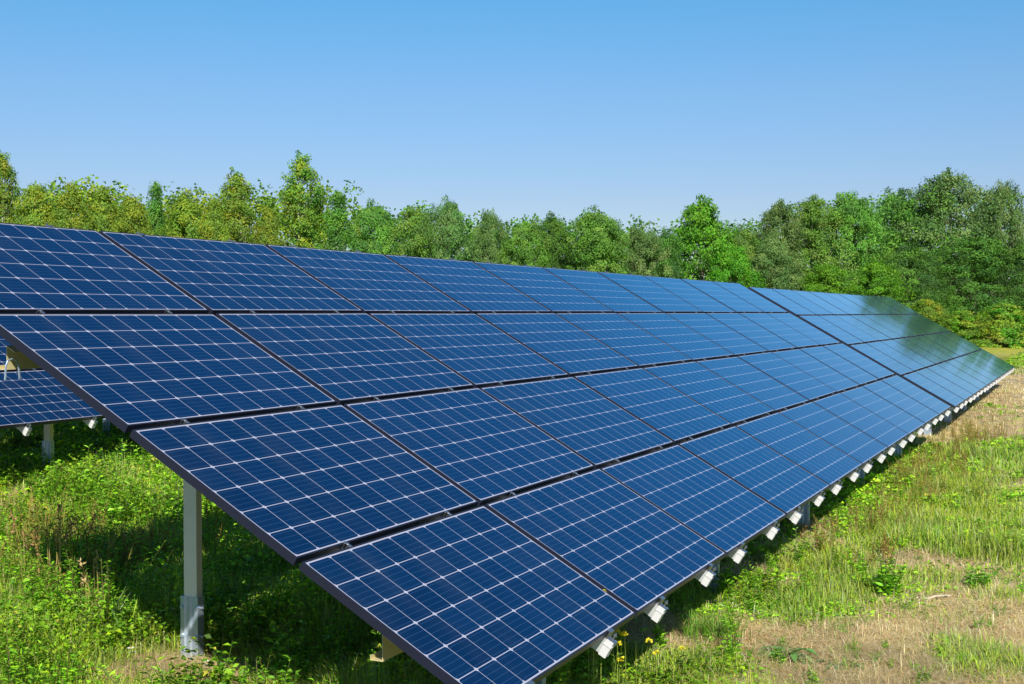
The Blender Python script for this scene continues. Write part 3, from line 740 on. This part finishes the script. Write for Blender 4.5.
plant('grass_tuft', 708, 640, 'bright fresh grass tuft at the shadow edge, right of the second rail end', 'grass tuft',
      lambda v: v.blades(np.random.default_rng(4).normal(size=(260, 3)) * [.09, .09, 0], np.random.default_rng(5).uniform(.12, .26, 260), np.full(260, .006), np.random.default_rng(6).uniform(0, 6.28, 260), np.random.default_rng(7).uniform(.2, .8, 260), np.tile([[.12, .26, .02]], (260, 1)) * np.random.default_rng(8).uniform(.7, 1.3, (260, 1))))
def tall_grass(seed, n, H, w, cols, lean=.5, spread=.05):
    def f(v):
        g = np.random.default_rng(seed); P = g.normal(size=(n, 3)) * [spread, spread, 0]
        v.blades(P, g.uniform(.5, 1, n) * H, np.full(n, w), g.uniform(0, 6.28, n), g.uniform(.05, lean, n), np.array(cols)[g.integers(len(cols), size=n)] * g.uniform(.8, 1.2, (n, 1)))
    return f
plant('grass_tuft', 112, 650, 'tall broad-bladed green tuft left of the pale steel post', 'grass tuft', tall_grass(3, 34, .48, .016, GR, .6))
plant('grass_tuft', 118, 478, 'upright grass tuft at the sunny edge of the shade behind', 'grass tuft', tall_grass(9, 60, .40, .008, GR, .6, .12))
for k_, (px_, py_, H_, lab_) in enumerate([(30, 590, .55, 'yellowing grass tuft at the left edge below the back row'), (150, 560, .50, 'dark green tuft in the shade left of the pale steel post'), (20, 668, .40, 'coarse grass tuft in the bottom left corner'),
        (262, 640, .42, 'grass tuft in the shade right of the pale steel post'), (240, 560, .5, 'tall tuft in deep shade behind the pale steel post'), (862, 474, .34, 'coarse tuft at the shadow edge midway along the nearest array'), (1000, 500, .3, 'pale green tuft near the right edge of the field')]):
    plant('grass_tuft', px_, py_, lab_, 'grass tuft', tall_grass(60 + k_, 46, H_, .010, GR[:5] + [(.45, .36, .16)], .7, .08))
def reed(seed, H, n, tip):
    def f(v):
        g = np.random.default_rng(seed)
        for i in range(n):
            az = g.uniform(0, 6.28); ln = g.uniform(.05, .35); h = H * g.uniform(.7, 1)
            P = g.normal(size=(1, 3)) * [.06, .06, 0]; a1 = np.array([az])
            v.blades(P, np.array([h]), np.array([.007]), a1, np.array([ln]), np.array([[.42, .30, .10]])); v.blades(P, np.array([h]), np.array([.007]), a1 + 1.57, np.array([.02]), np.array([[.36, .27, .10]]))
            top = P[0] + [cos(az) * h * ln, sin(az) * h * ln, h * (1 - .35 * ln)]
            m = 26; t = g.random(m); Q = top - np.array([cos(az) * ln, sin(az) * ln, .9]) * (t * .16)[:, None]
            D = unit(g.normal(size=(m, 3)) * .6 + [cos(az) * .5, sin(az) * .5, .5]); L = g.uniform(.015, .04, m); v.leaves(Q, D, g.normal(size=(m, 3)), L, L * .35, np.array(tip) * g.uniform(.7, 1.3, (m, 1)))
    return f
plant('dry_reed', 55, 612, 'dead straw-coloured stalks with brown seed heads standing left of the post', 'dry stalks', reed(2, .75, 9, [.34, .20, .09]))
plant('dry_reed', 92, 640, 'bent feathery dry stalk drooping towards the pale steel post', 'dry stalks', reed(5, .55, 5, [.45, .34, .15]))
def yellow_flowers(seed, H, n, spread=.05):
    def f(v):
        g = np.random.default_rng(seed)
        for i in range(n):
            az = g.uniform(0, 6.28); h = H * g.uniform(.6, 1); ln = g.uniform(.02, .25); P = g.normal(size=(1, 3)) * [spread, spread, 0]
            for a in (az, az + 1.57):
                v.blades(P, np.array([h]), np.array([.005]), np.array([a]), np.array([ln if a == az else .01]), np.array([[.22, .30, .05]]), np.array([[.26, .34, .05]]))
            top = P[0] + [cos(az) * h * ln, sin(az) * h * ln, h * (1 - .35 * ln)]
            m = 22; u = unit(g.normal(size=(m, 3))); u[:, 2] = abs(u[:, 2]); L = g.uniform(.010, .018, m)
            v.leaves(top + u * .008 + [0, 0, -.005], u, g.normal(size=(m, 3)), L, L * .9, np.tile([[.75, .66, .04]], (m, 1)) * g.uniform(.8, 1.1, (m, 1)))
            m = 8; t = g.uniform(.15, .8, m); Q = P[0] + np.stack([cos(az) * h * ln * t * t, sin(az) * h * ln * t * t, h * t], 1); a = g.uniform(0, 6.28, m)
            v.leaves(Q, np.stack([np.cos(a), np.sin(a), 0 * a + .6], 1), np.tile([[0, 0, 1.]], (m, 1)), g.uniform(.03, .07, m), g.uniform(.008, .015, m), np.tile([[.10, .18, .03]], (m, 1)))
    return f
plant('mustard_flower', 596, 714, 'yellow-flowered mustard stems rising in front of the nearest rail end', 'flowers', yellow_flowers(3, .68, 6, .035), group=None)
plant('mustard_flower', 622, 716, 'shorter yellow-flowered mustard stems right of the nearest rail end', 'flowers', yellow_flowers(4, .50, 6, .04))
plant('mustard_flower', 668, 690, 'small sprawling weed with a single yellow bloom, right of the mustard', 'flowers', yellow_flowers(6, .3, 2, .06))
plant('thistle_plant', 338, 692, 'pale jagged-leaved weed standing below the overhanging panel corner', 'weed', from_arr(weed_arr(41, .34, 2, 20, .09, [(.20, .28, .12), (.16, .25, .08)], (.2, .26, .1), .25, .4, .5), 1.0))
def yellow_leaf(v):
    g = np.random.default_rng(12); n = 14; P = g.normal(size=(n, 3)) * [.08, .08, .04] + [0, 0, .18]; a = g.uniform(0, 6.28, n)
    D = np.stack([np.cos(a), np.sin(a), g.uniform(-.3, .5, n)], 1); v.leaves(P, D, np.tile([[0, 0, 1.]], (n, 1)) + g.normal(size=(n, 3)) * .3, g.uniform(.07, .15, n), g.uniform(.04, .08, n), np.array([(.62, .50, .03), (.45, .48, .05)])[g.integers(2, size=n)])
plant('yellow_leaf_plant', 396, 692, 'plant with large yellowing leaves under the lower purlin end', 'weed', yellow_leaf)
def daisy(v):
    for hx, hy, hz in ((0, 0, .16), (.05, .03, .12)):
        v.blades(np.array([[hx, hy, 0.]]), np.array([hz]), np.array([.004]), np.array([0.]), np.array([.01]), np.array([[.1, .2, .03]]))
        n = 12; a = np.arange(n) * 2 * pi / n; D = np.stack([np.cos(a), np.sin(a), 0 * a + .2], 1)
        v.leaves(np.tile([[hx, hy, hz]], (n, 1)), D, np.tile([[0, 0, 1.]], (n, 1)), np.full(n, .022), np.full(n, .010), np.tile([[.8, .8, .76]], (n, 1)))
        D2 = D * [1, 1, 3]; v.leaves(np.tile([[hx, hy, hz + .001]], (n, 1)), D2, np.tile([[0, 0, 1.]], (n, 1)), np.full(n, .008), np.full(n, .008), np.tile([[.7, .5, .03]], (n, 1)))
plant('daisy', 206, 690, 'white daisies at the bottom, right of the foot of the pale post', 'flowers', daisy)
plant('daisy', 131, 676, 'white daisies left of the foot of the pale post', 'flowers', daisy)
# dead sticks lying on the straw
def stick(px, py, L, az, r, label):
    P = gpt(px, py); b = MB(); pts = [(cos(az) * L * (k / 6 - .5), sin(az) * L * (k / 6 - .5) + .012 * sin(k * 1.7), .03 + .012 * cos(k * 2.1)) for k in range(7)]
    b.tube(pts, [r * (1 - k * .09) for k in range(7)], 6); b.tube([pts[3], (pts[3][0] + .05, pts[3][1] - .09, .05)], [r * .6, r * .25], 5)
    o = link('dead_stick', b.mesh('dead_stick', mat('weathered_wood', (.48, .40, .30), .9), True), loc=tuple(P)); tag(o, label, 'stick')
stick(933, 602, .26, -.9, .012, 'pale dead stick on the dry grass beside the dark bushy weed')
stick(75, 500, .8, .5, .006, 'thin dry stem leaning across the sunny grass by the back row')
